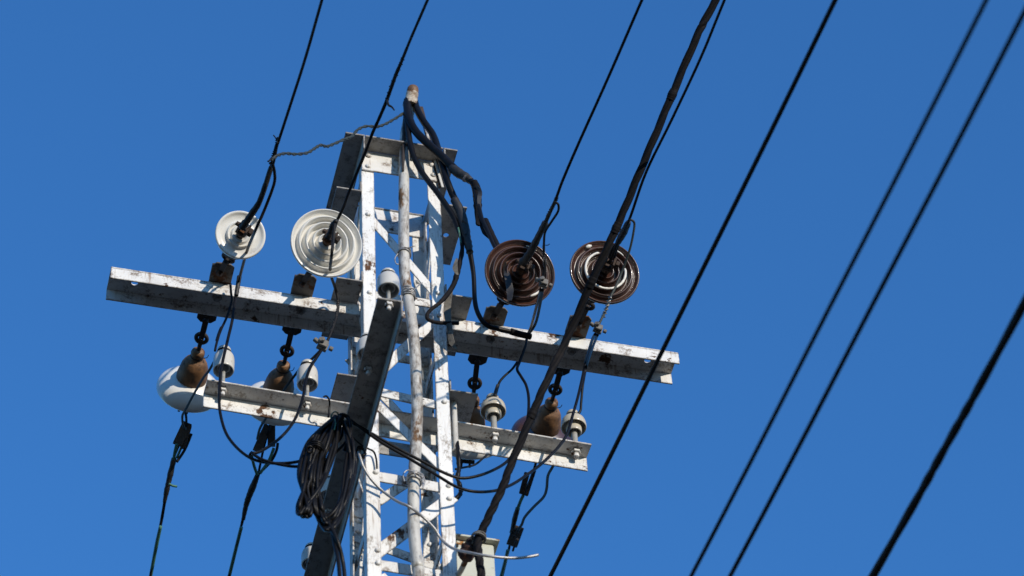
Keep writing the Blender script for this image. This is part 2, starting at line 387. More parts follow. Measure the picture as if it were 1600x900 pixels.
# ---- lower cross arm: angle iron, wide flange forward, narrow flange hanging at its back
yw = .0301; aU = Vector((math.cos(yw), math.sin(yw), 0)); aV = Vector((-math.sin(yw), math.cos(yw), 0))
A2 = Vector((-.0058, .0353, -.4986)); A2L = 1.1787; A2W = .0615
b = new(); box(b, A2+aV*(A2W/2)-Z*.003, aU, aV, Z, A2L, A2W, .006)
box(b, A2+aV*(A2W-.003)-Z*(.0063+(A2W-.006)/2), aU, aV, Z, A2L, .006, A2W-.006)
lo = obj('cross_arm', b, PAINT_SHADE.copy() if False else PAINT_W, pole, bevel=.0012)
b = new(); s0 = at_v(713, 640, .02); lathe(b, [(.0085, -.16), (.0085, .06), (.007, .062)], (HW+.022, .02, -.4986), (0, 0, 1), 12); hexnut(b, (HW+.022, .02, -.66), (0, 0, 1), .013, .012)
obj('stud', b, PIPE, pole, smooth='auto')

# ---- side arm: angle iron standing out towards the viewer, below the lower arm
ZS = -.779
e0, e1 = at_z(590, 466, ZS), at_z(475, 900, ZS); f0, f1 = at_z(617, 478, ZS), at_z(511, 890, ZS)
dirS = (e1-e0).normalized(); sx_ = Vector((dirS.y, -dirS.x, 0)); LS = 1.22; WS = .066
b = new(); o0 = Vector((e0.x, e0.y, ZS))
prism(b, [(0, 0), (WS, 0), (WS, -.06), (WS+.006, -.06), (WS+.006, .006), (0, .006)], o0, sx_, Z, dirS, LS)
sa = obj('side_arm', b, PAINT_SHADE, pole, bevel=.0015)
# ---- flat stay that holds up the head of the conduit
b = new(); flat(b, at_v(657, 166, -.03), at_v(690, 292, -.03), (0, -1, 0), .017, .005); obj('stay', b, RUSTM, pole, bevel=.0008)
b = new(); flat(b, at_v(665, 200, -.038), at_v(692, 292, -.038), (0, -1, 0), .008, .004); obj('stay', b, PIPE, pole, bevel=.0008)

# ================================================================ STRAIN INSULATORS
def spline_prof(pr, sub=4): return [(max(p.x, 0), p.y) for p in smooth_path([Vector((a, c, 0)) for a, c in pr], sub)]
RIB = [(.020, .004), (.0235, .010), (.027, .008), (.030, -.006), (.035, -.007), (.038, .006), (.0415, .012), (.045, .007), (.048, -.009), (.055, -.010),
       (.058, .004), (.062, .009), (.066, .004), (.069, -.010), (.076, -.011), (.079, .001), (.083, .006), (.087, .001), (.090, -.010), (.097, -.008), (.103, .000), (.107, .003), (.1095, -.001), (.108, -.009),
       (.099, -.020), (.082, -.034), (.062, -.046), (.046, -.054)]
PLAIN = [(.014, -.002), (.020, .006), (.026, .007), (.030, .001), (.034, .000), (.037, .006), (.040, .006), (.043, -.002), (.052, -.003), (.062, -.001), (.069, .004), (.0745, .004),
         (.076, -.001), (.0745, -.008), (.066, -.018), (.054, -.032), (.046, -.042)]
def strain(P0, P1, label, shed_m, cap_m, prof, group, chips=(), chain=True, dome=0):
    """string hung at P0, porcelain disc centre at P1, skirt opening away from the pole"""
    ax = (P1-P0).normalized(); L = (P1-P0).length
    t = thing('strain_insulator', label, 'insulator', P0, group)
    nr = VIEW - ax*VIEW.dot(ax); nr.normalize(); sd = ax.cross(nr)
    cl = L-.055                                                # where the cap meets the porcelain
    c0 = cl-.115                                               # top of the cap
    b = new()                                                  # shackle: two straps and its pin, then the eye
    for s in (-1, 1): flat(b, P0+nr*(s*.0145)-ax*.012, P0+nr*(s*.0145)+ax*(c0-.043), nr*s, .0165, .005)
    lathe(b, [(.0065, -.019), (.0065, .019)], P0, nr, 10); lathe(b, [(.010, -.028), (.010, -.016)], P0, nr, 6); lathe(b, [(.010, .016), (.010, .026)], P0, nr, 6)
    lathe(b, [(.006, -.017), (.006, .020)], P0+ax*(c0-.052), nr, 10)
    obj('shackle', b, DARKI, t, smooth='auto')
    b = new(); torus(b, P0+ax*(c0-.047), nr, .0172, .0066, 22, 8); tube(b, [P0+ax*(c0-.032), P0+ax*(c0-.01), P0+ax*(c0+.006)], [.0075, .0062, .009], 10); obj('eye_bolt', b, DARKI, t, smooth=True)
    b = new()
    lathe(b, spline_prof([(.002, c0-.001), (.016, c0), (.021, c0+.008), (.0215, c0+.018), (.0185, c0+.027), (.0225, c0+.034), (.033, c0+.044), (.041, c0+.060), (.0465, c0+.085), (.0490, c0+.108), (.047, c0+.118), (.040, c0+.122)], 3), P0, ax, 30)
    for v in b.verts: v.co += Vector((rnd.uniform(-1, 1), rnd.uniform(-1, 1), rnd.uniform(-1, 1)))*.0009
    cp = obj('cap', b, cap_m, t, smooth=True)
    b = new(); torus(b, P0+ax*(c0+.026), ax, .0195, .0022, 20, 6); tube(b, [P0+ax*(c0+.026)-sd*.02, P0+ax*(c0+.02)-sd*.031, P0+ax*(c0+.008)-sd*.034], .0012, 6); obj('binding_wire', b, DARKI, cp, smooth=True)
    b = new(); pr = spline_prof(prof, 3)
    if dome:
        k = dome; pr = [(r, h if r_i < 0 else h) for r_i, (r, h) in enumerate(pr)]
    lathe(b, pr, P1, ax, 48); sh = obj('shed', b, shed_m, t, smooth=True)
    x, y, z = frame(ax, Z)
    for (rr, hh, a0, a1, wd) in chips:                         # runs of white paint lying on the glaze
        b = new(); n = max(int((a1-a0)/6), 3); pts = []
        for i in range(n+1):
            a = R_(a0+(a1-a0)*i/n); pts.append(P1+z*hh+(x*math.cos(a)+y*math.sin(a))*rr)
        tube(b, pts, [wd*.5]+[wd]*(n-1)+[wd*.5], 8, sub=2, lump=.12); obj('paint_run', b, CHIP, sh, smooth=True)
    b = new()                                                  # pin and clevis at the wire end
    lathe(b, [(.012, -.004), (.013, .018), (.017, .022), (.018, .040), (.013, .046)], P1, ax, 14)
    for s in (-1, 1): box(b, P1+ax*.055+nr.cross(ax)*(s*.013), nr, ax, nr.cross(ax), .030, .044, .007)
    lathe(b, [(.007, -.028), (.007, .028)], P1+ax*.062, sd, 8); hexnut(b, P1+ax*.062+sd*.018, sd, .014, .012)
    obj('clevis', b, RUSTM, t, smooth='auto', bevel=.0008)
    return t, ax
DISC = [(375.5, 367), (510, 379.5), (812.5, 426), (945, 425)]
GF = 'strain insulators facing the viewer'; GR = 'strain insulators behind the cross arm'
FA, FPc = [], []
labs = ['small plain white porcelain insulator disc, leftmost above the upper cross arm', 'large white ribbed insulator disc beside the top left of the lattice pole',
        'dark brown ribbed insulator disc with a black tape strip hanging over it', 'dark brown insulator disc with a white ring on its ribs, rightmost']
for i in range(4):
    P0 = FP[i]; P1 = on_sphere(*DISC[i], P0, .315, False)
    chips = ()
    if i == 2: chips = ((.083, .006, 205, 250, .004), (.0955, -.005, 330, 352, .0022))
    if i == 3: chips = ((.0625, .0095, 20, 285, .0040), (.098, -.004, 26, 38, .0062), (.083, .007, 318, 350, .0026))
    _, ax = strain(P0, P1, labs[i], PORB if i > 1 else PORW, RUSTM, PLAIN if i == 0 else RIB, GF, chips)
    FA.append(ax); FPc.append(P1+ax*.062)
RDISC = [(294, 612), (429, 634), (731, 694), (846, 687)]
RDOME = [(.020, .006), (.03, .004), (.045, .010), (.052, -.002), (.062, .008), (.070, -.004), (.080, .002), (.090, .006), (.0995, .004), (.1025, -.004), (.1015, -.014), (.095, -.027), (.082, -.040), (.064, -.050), (.046, -.056)]
labs = ['white domed insulator hanging behind the left end of the lower cross arm', 'white domed insulator behind the lower cross arm, beside the cable coil',
        'white insulator mostly hidden behind the bracket right of the pole', 'dark brown domed insulator with ochre cap behind the right end of the lower arm']
RPc, RA = [], []
for i in range(4):
    P0 = RP[i]; P1 = on_sphere(*RDISC[i], P0, .300, True)
    _, ax = strain(P0, P1, labs[i], PORB if i == 3 else PORW, CAPM, RDOME, GR)
    RA.append(ax); RPc.append(P1+ax*.062)

# ================================================================ PIN INSULATORS
def dup(root, loc, label):
    r = root.copy(); col.objects.link(r); r.location = Vector(loc)+OFF; r['label'] = label
    for ch in list(root.children):
        c = ch.copy(); col.objects.link(c); c.parent = r; c.matrix_parent_inverse = ch.matrix_parent_inverse
    return r
def pin_cup(loc, label, group, m, lift=0, zs=1.06):
    t = thing('pin_insulator', label, 'insulator', loc, group)
    b = new(); lathe(b, spline_prof([(.001, .147), (.014, .146), (.0205, .141), (.022, .134), (.0195, .128), (.021, .122), (.0275, .116), (.0325, .104), (.034, .085), (.0335, .062), (.0335, .054), (.0315, .0505),
        (.0290, .054), (.0275, .085), (.022, .092), (.0215, .070), (.0205, .062), (.0175, .062), (.016, .075), (.011, .094), (.001, .096)], 3), (0, 0, lift), (0, 0, 1), 32)
    for v in b.verts: v.co.x *= .95; v.co.y *= .95; v.co.z = lift+.05+(v.co.z-lift-.05)*zs
    obj('shell', b, m, t, smooth=True, local=True)
    b = new(); lathe(b, [(.0058, -.022), (.0058, .09+lift)], (0, 0, 0), (0, 0, 1), 12); lathe(b, [(.012, .0005), (.012, .006)], (0, 0, 0), (0, 0, 1), 14); obj('pin', b, PINM, t, smooth='auto', local=True)
    b = new(); hexnut(b, (0, 0, -.0065), (0, 0, -1), .0135, .011); lathe(b, [(.0065, .015), (.0065, .03), (.004, .032)], (0, 0, 0), (0, 0, -1), 10); obj('nut', b, PAINT_W, t, local=True)
    b = new(); torus(b, (0, 0, .05+.0777*zs+lift), (.1, 0, 1), .0205, .0018, 20, 6); torus(b, (0, 0, .05+.0753*zs+lift), (-.1, .1, 1), .0205, .0018, 20, 6); obj('binding_wire', b, WIREM, t, smooth=True, local=True)
    return t
def pin_bell(loc, label, group, lift=0):
    t = thing('pin_insulator', label, 'insulator', loc, group)
    b = new(); lathe(b, spline_prof([(.001, .140), (.013, .139), (.019, .134), (.0195, .127), (.0165, .121), (.019, .115), (.027, .111), (.0355, .102), (.039, .090), (.0395, .078), (.0375, .074), (.0355, .078), (.033, .090), (.0245, .094),
        (.0245, .070), (.0235, .057), (.021, .054), (.0175, .057), (.015, .075), (.010, .090), (.001, .092)], 3), (0, 0, lift), (0, 0, 1), 36)
    for v in b.verts: v.co.z = lift+.05+(v.co.z-lift-.05)*1.10
    obj('shell', b, PORC, t, smooth=True, local=True)
    b = new(); lathe(b, [(.0095, -.024), (.0095, .085+lift)], (0, 0, 0), (0, 0, 1), 14); lathe(b, [(.013, .0005), (.013, .005)], (0, 0, 0), (0, 0, 1), 14); obj('pin', b, PINM, t, smooth='auto', local=True)
    b = new(); hexnut(b, (0, 0, -.0065), (0, 0, -1), .0165, .012); lathe(b, [(.0095, .018), (.0095, .034), (.006, .036)], (0, 0, 0), (0, 0, -1), 12); obj('nut', b, PAINT_W, t, local=True)
    b = new(); torus(b, (0, 0, .128+lift), (.1, 0, 1), .019, .0022, 20, 6); tube(b, [(-.012, -.012, .128+lift), (0, -.006, .149+lift), (.012, .010, .128+lift)], .002, 6); obj('binding_wire', b, WIREM, t, smooth=True, local=True)
    return t
ZN = A2.z-.018
pb = [at_z(*p, ZN) for p in ((348, 613), (480, 635), (773, 684), (900, 709))]
pb = [Vector((p.x, p.y, A2.z+.0005)) for p in pb]
GP = 'pin insulators on the lower cross arm'
pc = pin_cup(pb[0], 'white cup shaped pin insulator on the left end of the lower cross arm', GP, PORG, .025)
dup(pc, pb[1], 'white cup shaped pin insulator on the lower cross arm, just left of the coil')
pbell = pin_bell(pb[2], 'cream bell shaped pin insulator on the lower arm, nearest the pole', GP, .018)
dup(pbell, pb[3], 'cream bell shaped pin insulator on the right end of the lower arm')
GS = 'pin insulators on the dark side arm'
ps = []
for y_, xx in ((481, 607.5), (582, 575), (804, 514), (910, 487)):
    q = at_z(xx, y_, ZS-.016); ps.append(Vector((q.x, q.y, ZS+.0065)))
g0 = pin_cup(ps[0], 'grey white pin insulator standing on the upper tip of the dark side arm', GS, PORG, 0, .86)
for q, l in zip(ps[1:], ('grey white pin insulator half hidden behind the side arm, second from its tip', 'pin insulator behind the side arm and the hanging cable coil',
                         'pin insulator on the side arm at the bottom edge of the photo')): dup(g0, q, l)

# ================================================================ WIRES
def path(pts):
    """points (x, y, depth v); a missing v is filled in along the length between given ones"""
    n = len(pts); vsn = [p[2] if len(p) > 2 else None for p in pts]; s = [0]
    for a, c in zip(pts, pts[1:]): s.append(s[-1]+math.hypot(c[0]-a[0], c[1]-a[1]))
    kn = [i for i in range(n) if vsn[i] is not None]
    for i in range(n):
        if vsn[i] is None:
            a = max([k for k in kn if k < i], default=None); c = min([k for k in kn if k > i], default=None)
            if a is None: vsn[i] = vsn[c]
            elif c is None: vsn[i] = vsn[a]
            else: vsn[i] = vsn[a]+(vsn[c]-vsn[a])*(s[i]-s[a])/(s[c]-s[a])
    return [at_v(p[0], p[1], v) for p, v in zip(pts, vsn)]
def ext(P, Q, L):                                              # carry a wire on beyond the frame, sagging slightly and then rising
    d = (Q-P).normalized(); return [Q+d*(L*f)+Z*(.02*L*f*f) for f in (.1, .3, .6, 1)]
def wire(name, label, cat, P, r, m, group=None, lump=0, sub=6, seg=10):
    b = new(); tube(b, P, r, seg, sub, lump=lump); return tag(obj(name, b, m, smooth=True), label, cat, group)
def part_tube(par, name, P, r, m, lump=0, sub=6):
    b = new(); tube(b, P, r, 10, sub, lump=lump); return obj(name, b, m, par, smooth=True)
def wrap(par, name, P, R, r, turns, m, ph=0):
    b = new(); helix(b, P, R, r, turns, 6, ph, 14); return obj(name, b, m, par, smooth=True)
def pxv(p): # pixel and depth of a 3D point
    d = p-CP; z = d.dot(cf); return (800+FPX*d.dot(cr)/z, 450-FPX*d.dot(cu)/z, p.y)
def clamp(par, p, dirn, s=1.0):
    b = new(); x, y, z = frame(dirn, VIEW)
    box(b, p, z, y, x, .030*s, .030*s, .012*s); box(b, p+x*.012*s, z, y, x, .026*s, .024*s, .009*s)
    lathe(b, [(.005*s, -.018*s), (.005*s, .020*s)], p+z*.0+y*.004, (x+y*.8), 8); hexnut(b, p+x*.018*s+y*.008, (x+y*.5), .010*s, .009*s)
    hexnut(b, p-y*.019*s-z*.006, -y, .008*s, .012*s); hexnut(b, p+y*.016*s-z*.008, y-z*.4, .008*s, .016*s)
    return obj('clamp', b, ALUD, par, bevel=.0012)
GL = 'line wires coming over the viewer to the insulators'
# -- wire A to the small white disc
VA = FPc[0].y
A = path([pxv(FPc[0]), (386, 345), (405, 318), (424, 262), (432, 228, VA-.32), (436, 218), (455, 160), (478, 88), (503, 0, VA-.92)])
wa = wire('line_wire', 'thin dark wire running up from the small white insulator disc', 'wire', A+ext(A[-2], A[-1], 6), [.0065, .007, .007, .0065, .0055]+[.0043]*8, WIREM, GL)
part_tube(wa, 'tape_sleeve', path([(378, 357, VA-.06), (386, 345), (394, 333), (405, 316, VA-.16), (416, 285), (424, 260, VA-.26)]), [.011, .0105, .010, .0085, .0075, .007], TAPE, .08)
wrap(wa, 'splice', path([(423, 256, VA-.27), (430, 236), (435, 216, VA-.34)]), .0048, .0036, 13, WIREM, 1)
part_tube(wa, 'strand_end', path([(434, 224, VA-.345), (431, 216), (427, 211, VA-.36)]), .0018, WIREM)
part_tube(wa, 'strand_end', path([(425, 246, VA-.345), (421, 251), (419, 252, VA-.36)]), .0028, WIREM)
# -- wire B to the large white disc
VB = FPc[1].y
Bp = path([pxv(FPc[1]), (524, 350), (536, 325), (546, 298, VB-.2), (570, 240), (582, 208), (592, 186), (605, 155, VB-.52), (618, 118), (629, 92), (642, 60), (668, 0, VB-.92)])
wb = wire('line_wire', 'dark spliced wire running up from the large white insulator disc', 'wire', Bp+ext(Bp[-2], Bp[-1], 6), [.005, .0048, .0046, .0046, .0048, .0048, .0048, .0052, .0055, .0045, .0042, .0042, .0042, .0042, .0042, .0042], WIREM, GL, lump=.06)
wrap(wb, 'splice', path([(604, 158, VB-.52), (612, 134), (622, 110), (630, 90, VB-.66)]), .0034, .0040, 17, WIREM)
part_tube(wb, 'strand_end', path([(605, 157, VB-.53), (607, 164), (612, 167), (616, 172, VB-.55)]), [.004, .0035, .003, .002], WIREM)
part_tube(wb, 'tape_sleeve', path([(512, 372, VB-.03), (517, 362), (521, 352, VB-.07), (526, 344, VB-.09)]), [.010, .009, .011, .006], TAPE, .1)
# -- wire C to the first brown disc
VC = FPc[2].y
Cp = path([pxv(FPc[2]), (824, 402), (836, 380), (852, 348), (868, 312, VC-.35), (880, 280), (905, 222), (950, 122), (1003, 0, VC-1.05)])
wc = wire('line_wire', 'dark wire running up from the brown insulator disc nearest the pole', 'wire', Cp+ext(Cp[-2], Cp[-1], 6), [.0075, .0075, .0075, .0065]+[.0044]*9, WIREM, GL)
part_tube(wc, 'tape_sleeve', path([(816, 410, VC-.02), (822, 404), (831, 390), (842, 368), (852, 348, VC-.2)]), [.013, .0125, .0115, .0105, .0095], TAPE, .09)
wrap(wc, 'splice', path([(856, 338, VC-.23), (863, 324), (870, 308, VC-.36)]), .0040, .0032, 9, WIREM)
# -- wire E to the second brown disc
VE4 = FPc[3].y
Ep = path([pxv(FPc[3]), (964, 382), (974, 364), (986, 336, VE4-.25), (1010, 268), (1050, 186), (1095, 90), (1132, 0, VE4-1.05)])
we = wire('line_wire', 'dark wire running up from the rightmost brown disc, beside the thick bundle', 'wire', Ep+ext(Ep[-2], Ep[-1], 6), [.005, .005, .005]+[.0042]*9, WIREM, GL)
part_tube(we, 'tape_sleeve', path([(965, 380, VE4-.09), (970, 371), (976, 360), (982, 347, VE4-.21)]), [.008, .0105, .0115, .008], TAPE, .08)
for dx in (-4, 4): part_tube(we, 'wire_leg', path([(956+dx, 402, VE4-.02), (959+dx*.9, 392), (966+dx*.4, 378, VE4-.1)]), .0042, WIREM)
# -- thick twisted bundle D
Dp = path([(754, 960, -.10), (752, 900, -.12), (748, 868), (747, 846), (752, 832, -.14), (767, 800), (785, 762), (800, 722), (830, 652), (850, 605), (890, 520, -.42), (930, 428), (965, 352), (1000, 268), (1042, 168), (1090, 55), (1118, 0, -1.15)])
Dp = [Dp[0]-Z*2.0, Dp[0]-Z*.6]+Dp+ext(Dp[-2], Dp[-1], 6)
b = new()
for k in range(3): helix(b, Dp, .0046, .0080, 13, 10, k*2*math.pi/3, 10)
wd_ = tag(obj('cable_bundle', b, GREYRUB, smooth=True), 'thick twisted dark cable bundle crossing in front of both cross arms', 'cable')
Ds = smooth_path(Dp, 30)
for yy in (838, 648, 443, 356, 150):                           # taped lumps along the bundle
    k = min(range(20, len(Ds)-20), key=lambda i: abs(pxv(Ds[i])[1]-yy)); A_, d_ = Ds[k], (Ds[k+1]-Ds[k-1]).normalized()
    part_tube(wd_, 'cable_band', [A_-d_*.016, A_, A_+d_*.018], [.0126, .0140, .0124], GREYRUB, .06)
# -- far right, nearer wires, slightly out of focus
def near(label, p, q, z, r, tw=False):
    P, Q = at_z(*p, z), at_z(*q, z); d = (Q-P).normalized(); mid = (P+Q)/2
    pts = [P-d*14+Z*1.2, P-d*6+Z*.28, P-d*2+Z*.05, P, mid-Z*.004, Q, Q+d*2+Z*.05, Q+d*6+Z*.28, Q+d*14+Z*1.2]
    if tw:
        b = new()
        for k in range(2): helix(b, pts, r*.16, r*.88, 14, 8, k*math.pi, 40)
        return tag(obj('overhead_wire', b, WIREM, smooth=True), label, 'wire', 'wires passing in front of the pole')
    return wire('overhead_wire', label, 'wire', pts, r, WIREM, 'wires passing in front of the pole')
near('straight dark wire crossing in front of the right end of the upper arm', (1305, 0), (860, 900), -1.15, .0064)
near('blurred dark wire right of the cross arms, first of a parallel pair', (1541, 0), (1080, 900), -2.2, .0052)
near('blurred dark wire right of the cross arms, second of a parallel pair', (1604, 12), (1141, 900), -2.2, .0056)
near('thick blurred twisted cable across the lower right corner', (1604, 468), (1364, 900), -2.2, .0100, True)

# -- rear wires going away and down in the picture
GB = 'line wires leaving behind the pole'
def rear_wire(label, i, pts, rs, m=WIREM):
    P = [RPc[i]]+path(pts); return wire('line_wire', label, 'wire', P+ext(P[-2], P[-1], 8), rs, m, GB, lump=.05)
v0 = RPc[0].y
rw = rear_wire('dark wire with green strands leaving the leftmost domed insulator downwards', 0, [(291, 662, v0), (281, 692), (270, 720), (262, 757), (252, 815), (244, 850), (235, 900, 1.02)], [.004]*4+[.005]*2+[.0042]*6)
part_tube(rw, 'tape_sleeve', path([(272, 716, v0+.07), (266, 742), (261, 764), (257, 785, v0+.2)]), [.008, .0095, .0085, .006], TAPE, .1)
part_tube(rw, 'green_strand', path([(276, 694, v0+.02), (273, 708), (271, 722, v0+.08)]), .005, COPPER); part_tube(rw, 'green_strand', path([(291, 682, v0+.02), (283, 700), (276, 716, v0+.07)]), .004, COPPER)
part_tube(rw, 'green_strand', path([(264, 756, v0+.11), (270, 759), (276, 760, v0+.12)]), .004, COPPER); part_tube(rw, 'black_strand', path([(299, 678, v0+.02), (289, 702), (276, 722, v0+.07)]), .0045, WIREM)
part_tube(rw, 'green_sheath', path([(251, 822, v0+.28), (243, 860), (234.5, 905, 1.035)]), .0056, COPPER)
b = new(); p_, q_ = path([(293, 660, v0), (278, 692, v0+.02)]); flat(b, p_, q_, VIEW, .03, .016); p2, q2 = path([(297, 664, v0), (287, 698, v0+.03)]); flat(b, p2, q2, VIEW, .012, .02); hexnut(b, path([(301, 671, v0)])[0], X, .013, .014)
obj('wedge_clamp', b, RUSTM, rw, bevel=.003)
v1_ = RPc[1].y
rw = rear_wire('dark wire with green strands leaving the domed insulator beside the coil downwards', 1, [(420, 672, v1_), (412, 700), (403, 742), (394, 764), (385, 790), (377, 822), (358, 900, 1.02)], [.004]*4+[.006]*2+[.0045]*6)
part_tube(rw, 'tape_sleeve', path([(404, 738, v1_+.09), (397, 756), (389, 776), (384, 792), (380, 812, v1_+.24)]), [.007, .0105, .0105, .008, .006], TAPE, .08)
part_tube(rw, 'green_strand', path([(393, 711, v1_+.03), (397, 728), (402, 742, v1_+.09)]), .0048, COPPER); part_tube(rw, 'green_strand', path([(428, 700, v1_+.03), (420, 720), (406, 740, v1_+.09)]), .005, COPPER)
part_tube(rw, 'black_strand', path([(434, 692, v1_+.02), (432, 704), (424, 720), (408, 737, v1_+.09)]), .0045, WIREM); part_tube(rw, 'black_strand', path([(394, 706, v1_+.02), (390, 712), (396, 722, v1_+.06)]), .004, WIREM)
part_tube(rw, 'green_sheath', path([(377, 824, v1_+.27), (368, 860), (357.5, 903, 1.03)]), .0058, COPPER)
b = new(); p_, q_ = path([(419, 664, v1_), (402, 702, v1_+.03)]); flat(b, p_, q_, VIEW, .026, .018); p2, q2 = path([(424, 664, v1_), (424, 696, v1_+.03)]); flat(b, p2, q2, VIEW, .024, .014); hexnut(b, path([(430, 672, v1_)])[0], X, .012, .012)
obj('wedge_clamp', b, RUSTM, rw, bevel=.003)
v3_ = RPc[3].y
rw = rear_wire('dark green wire leaving the right domed insulator downwards past the box', 3, [(836, 728, v3_), (826, 756), (812, 788), (804, 820), (797, 850), (785, 900, 1.05)], [.0042]*10)
part_tube(rw, 'green_sheath', path([(793, 860, v3_+.28), (787, 885), (780, 910, 1.02)]), .005, COPPER)
part_tube(rw, 'green_strand', path([(818, 773, v3_+.06), (813, 784), (808, 797, v3_+.1)]), .0055, COPPER)
part_tube(rw, 'tape_sleeve', path([(809, 794, v3_+.1), (804, 812), (800, 832, v3_+.2)]), [.0075, .0085, .008], TAPE, .1)
b = new(); p_, q_ = path([(824, 738, v3_), (815, 772, v3_+.05)]); flat(b, p_, q_, VIEW, .018, .012); p2, q2 = path([(836, 734, v3_), (823, 774, v3_+.05)]); flat(b, p2, q2, VIEW, .010, .014)
obj('wedge_clamp', b, RUSTM, rw, bevel=.002)
b = new(); c_ = path([(805, 838, v3_+.2)])[0]; p2, q2 = path([(811, 822, v3_+.19), (800, 852, v3_+.23)]); flat(b, p2, q2, VIEW, .036, .02); p2, q2 = path([(806, 846, v3_+.2), (801, 862, v3_+.23)]); flat(b, p2, q2, VIEW, .007, .008)
for k in range(4): rivet(b, path([(803+4*(k % 2)*1.2, 828+k*5, v3_+.18)])[0], VIEW, .006)
obj('clamp', b, DARKI, rw, bevel=.002)

# ================================================================ JUMPERS
GJ = 'jumper wires looping between line wires and coil'
VK = -.60                                                     # the coil hangs just in front of the side arm here
arm_v = at_z(545, 690, ZS-.06).y
VCO = arm_v-.04
j = wire('jumper_wire', 'black jumper wire passing the small white disc and looping left of the coil', 'wire', path([(426, 256, VA-.28), (429, 270), (428, 288), (414, 326), (399, 360, VA-.1), (386, 392), (373, 440, .0), (367, 470, .02), (363, 500), (356, 530), (346, 575, -.02), (343, 612, -.02), (344, 645, -.03), (356, 682), (385, 712), (418, 723), (462, 722), (504, 708), (530, 688, VCO), (536, 668, VCO)]), .0045, RUBBER, GJ)
part_tube(j, 'tape_sleeve', path([(374, 432, -.004), (371, 450, .008), (369, 462, .017)]), .007, TAPE, .06)
j = wire('jumper_wire', 'thin black wire from the upper arm to the leftmost white pin insulator', 'wire', path([(360, 443, .03), (361, 458, .04), (362, 470, .045), (355, 494, .05), (344, 518), (338, 538), (336, 548, pb[0].y-.02)]), .0038, RUBBER, GJ)
part_tube(j, 'tape_sleeve', path([(346, 512, .05), (342, 522), (339, 532, .05)]), .0052, TAPE)
wire('jumper_wire', 'thin wire from the leftmost pin insulator to the clamp below the white dome', 'wire', path([(334, 566, pb[0].y+.035), (326, 580, .14), (318, 590), (304, 614), (290, 640), (285, 650), (286, 664), (290, 670, v0-.03)]), .0038, WIREM, GJ)
j = wire('jumper_wire', 'dark wire hanging from the large white disc down to a bolted clamp', 'wire', path([(523, 350, VB-.09), (521, 372), (518, 400, VB-.06), (516, 425), (523, 448, -.02), (528, 468, .02), (527, 490, .035), (518, 518, .03), (508, 540, .03)]), .0046, WIREM, GJ)
wrap(j, 'binding', path([(528, 470, .02), (526, 492, .035), (517, 518, .03)]), .0035, .0032, 12, TAPE)
clamp(j, path([(504, 541, .02)])[0], path([(500, 552, .02)])[0]-path([(512, 528, .02)])[0], 1.05)
wire('jumper_wire', 'black wire from the bolted clamp past the second pin insulator to its rear clamp', 'wire', path([(502, 546, .02), (486, 562, .05), (476, 568), (461, 586, .12), (444, 609, .2), (428, 634), (414, 656), (406, 670), (402, 686, v1_-.03)]), .0040, WIREM, GJ)
wire('jumper_wire', 'black wire looping from the clamp past the second pin insulator into the coil', 'wire', path([(503, 546, .015), (494, 560), (485, 574, .0), (478, 594, -.03), (474, 618, -.04), (466, 644), (454, 666), (438, 684), (418, 699), (403, 707), (395, 708), (399, 712), (412, 719), (434, 725), (462, 729), (492, 726), (520, 711), (542, 688, VCO), (546, 666, VCO)]), .0045, RUBBER, GJ)
j = wire('jumper_wire', 'dark tail from the first brown line wire down to a small clamp', 'wire', path([(866, 316, VC-.35), (872, 319, VC-.35), (872, 330), (862, 346), (852, 362), (850, 378), (850, 400, VC-.14), (852, 418), (849, 432), (848, 440, VC-.08)]), .0036, WIREM, GJ)
wrap(j, 'binding', path([(849, 382, VC-.17), (850, 402), (851, 418, VC-.11)]), .0045, .0022, 15, ALU); part_tube(j, 'strand_end', path([(852, 383, VC-.17), (856, 383), (859, 381, VC-.18)]), .0012, WIREM)
clamp(j, path([(849, 444, VC-.1)])[0], path([(842, 460, VC-.1)])[0]-path([(851, 430, VC-.1)])[0], .85)
wire('jumper_wire', 'black wire from the small clamp down past the upper arm and under the lower arm', 'wire', path([(845, 452, VC-.08), (838, 480), (830, 510, .0), (824, 525, .03), (821, 540, .03), (812, 565, .04), (808, 577), (814, 588), (822, 602), (826, 622, .0), (825, 650, -.03), (818, 684, -.06), (800, 712), (783, 728), (752, 742, -.12), (720, 747), (690, 737), (660, 721), (620, 700), (580, 677), (550, 660, VCO)]), .0045, RUBBER, GJ)
wire('jumper_wire', 'second lead from the small clamp joining it below the clamp', 'wire', path([(848, 452, VC-.08), (843, 480), (838, 502), (832, 514), (827, 520, .0)]), .0044, WIREM, GJ)
j = wire('jumper_wire', 'thin black wire from under the upper arm to the cream insulator nearest the pole', 'wire', path([(808, 566, .04), (800, 577), (788, 588), (780, 598), (776, 612), (773, 620), (766, 630, pb[2].y-.02)]), .0038, RUBBER, GJ)
part_tube(j, 'tape_sleeve', path([(778, 602, .045), (775, 611), (773, 619, .045)]), .0056, TAPE)
j = wire('jumper_wire', 'greenish tail from the rightmost brown disc wire to a lower clamp', 'wire', path([(985, 343, VE4-.25), (991, 348), (990, 362), (984, 390), (972, 424, VE4-.12), (961, 450), (954, 464), (948, 482), (940, 498), (934, 511, VE4-.04)]), .0036, OLIVE, GJ)
wrap(j, 'binding', path([(954, 464, VE4-.10), (948, 480), (942, 496, VE4-.05)]), .005, .0028, 11, ALU)
clamp(j, path([(934, 515, VE4-.05)])[0], path([(930, 526, VE4-.05)])[0]-path([(938, 504, VE4-.05)])[0], .85)
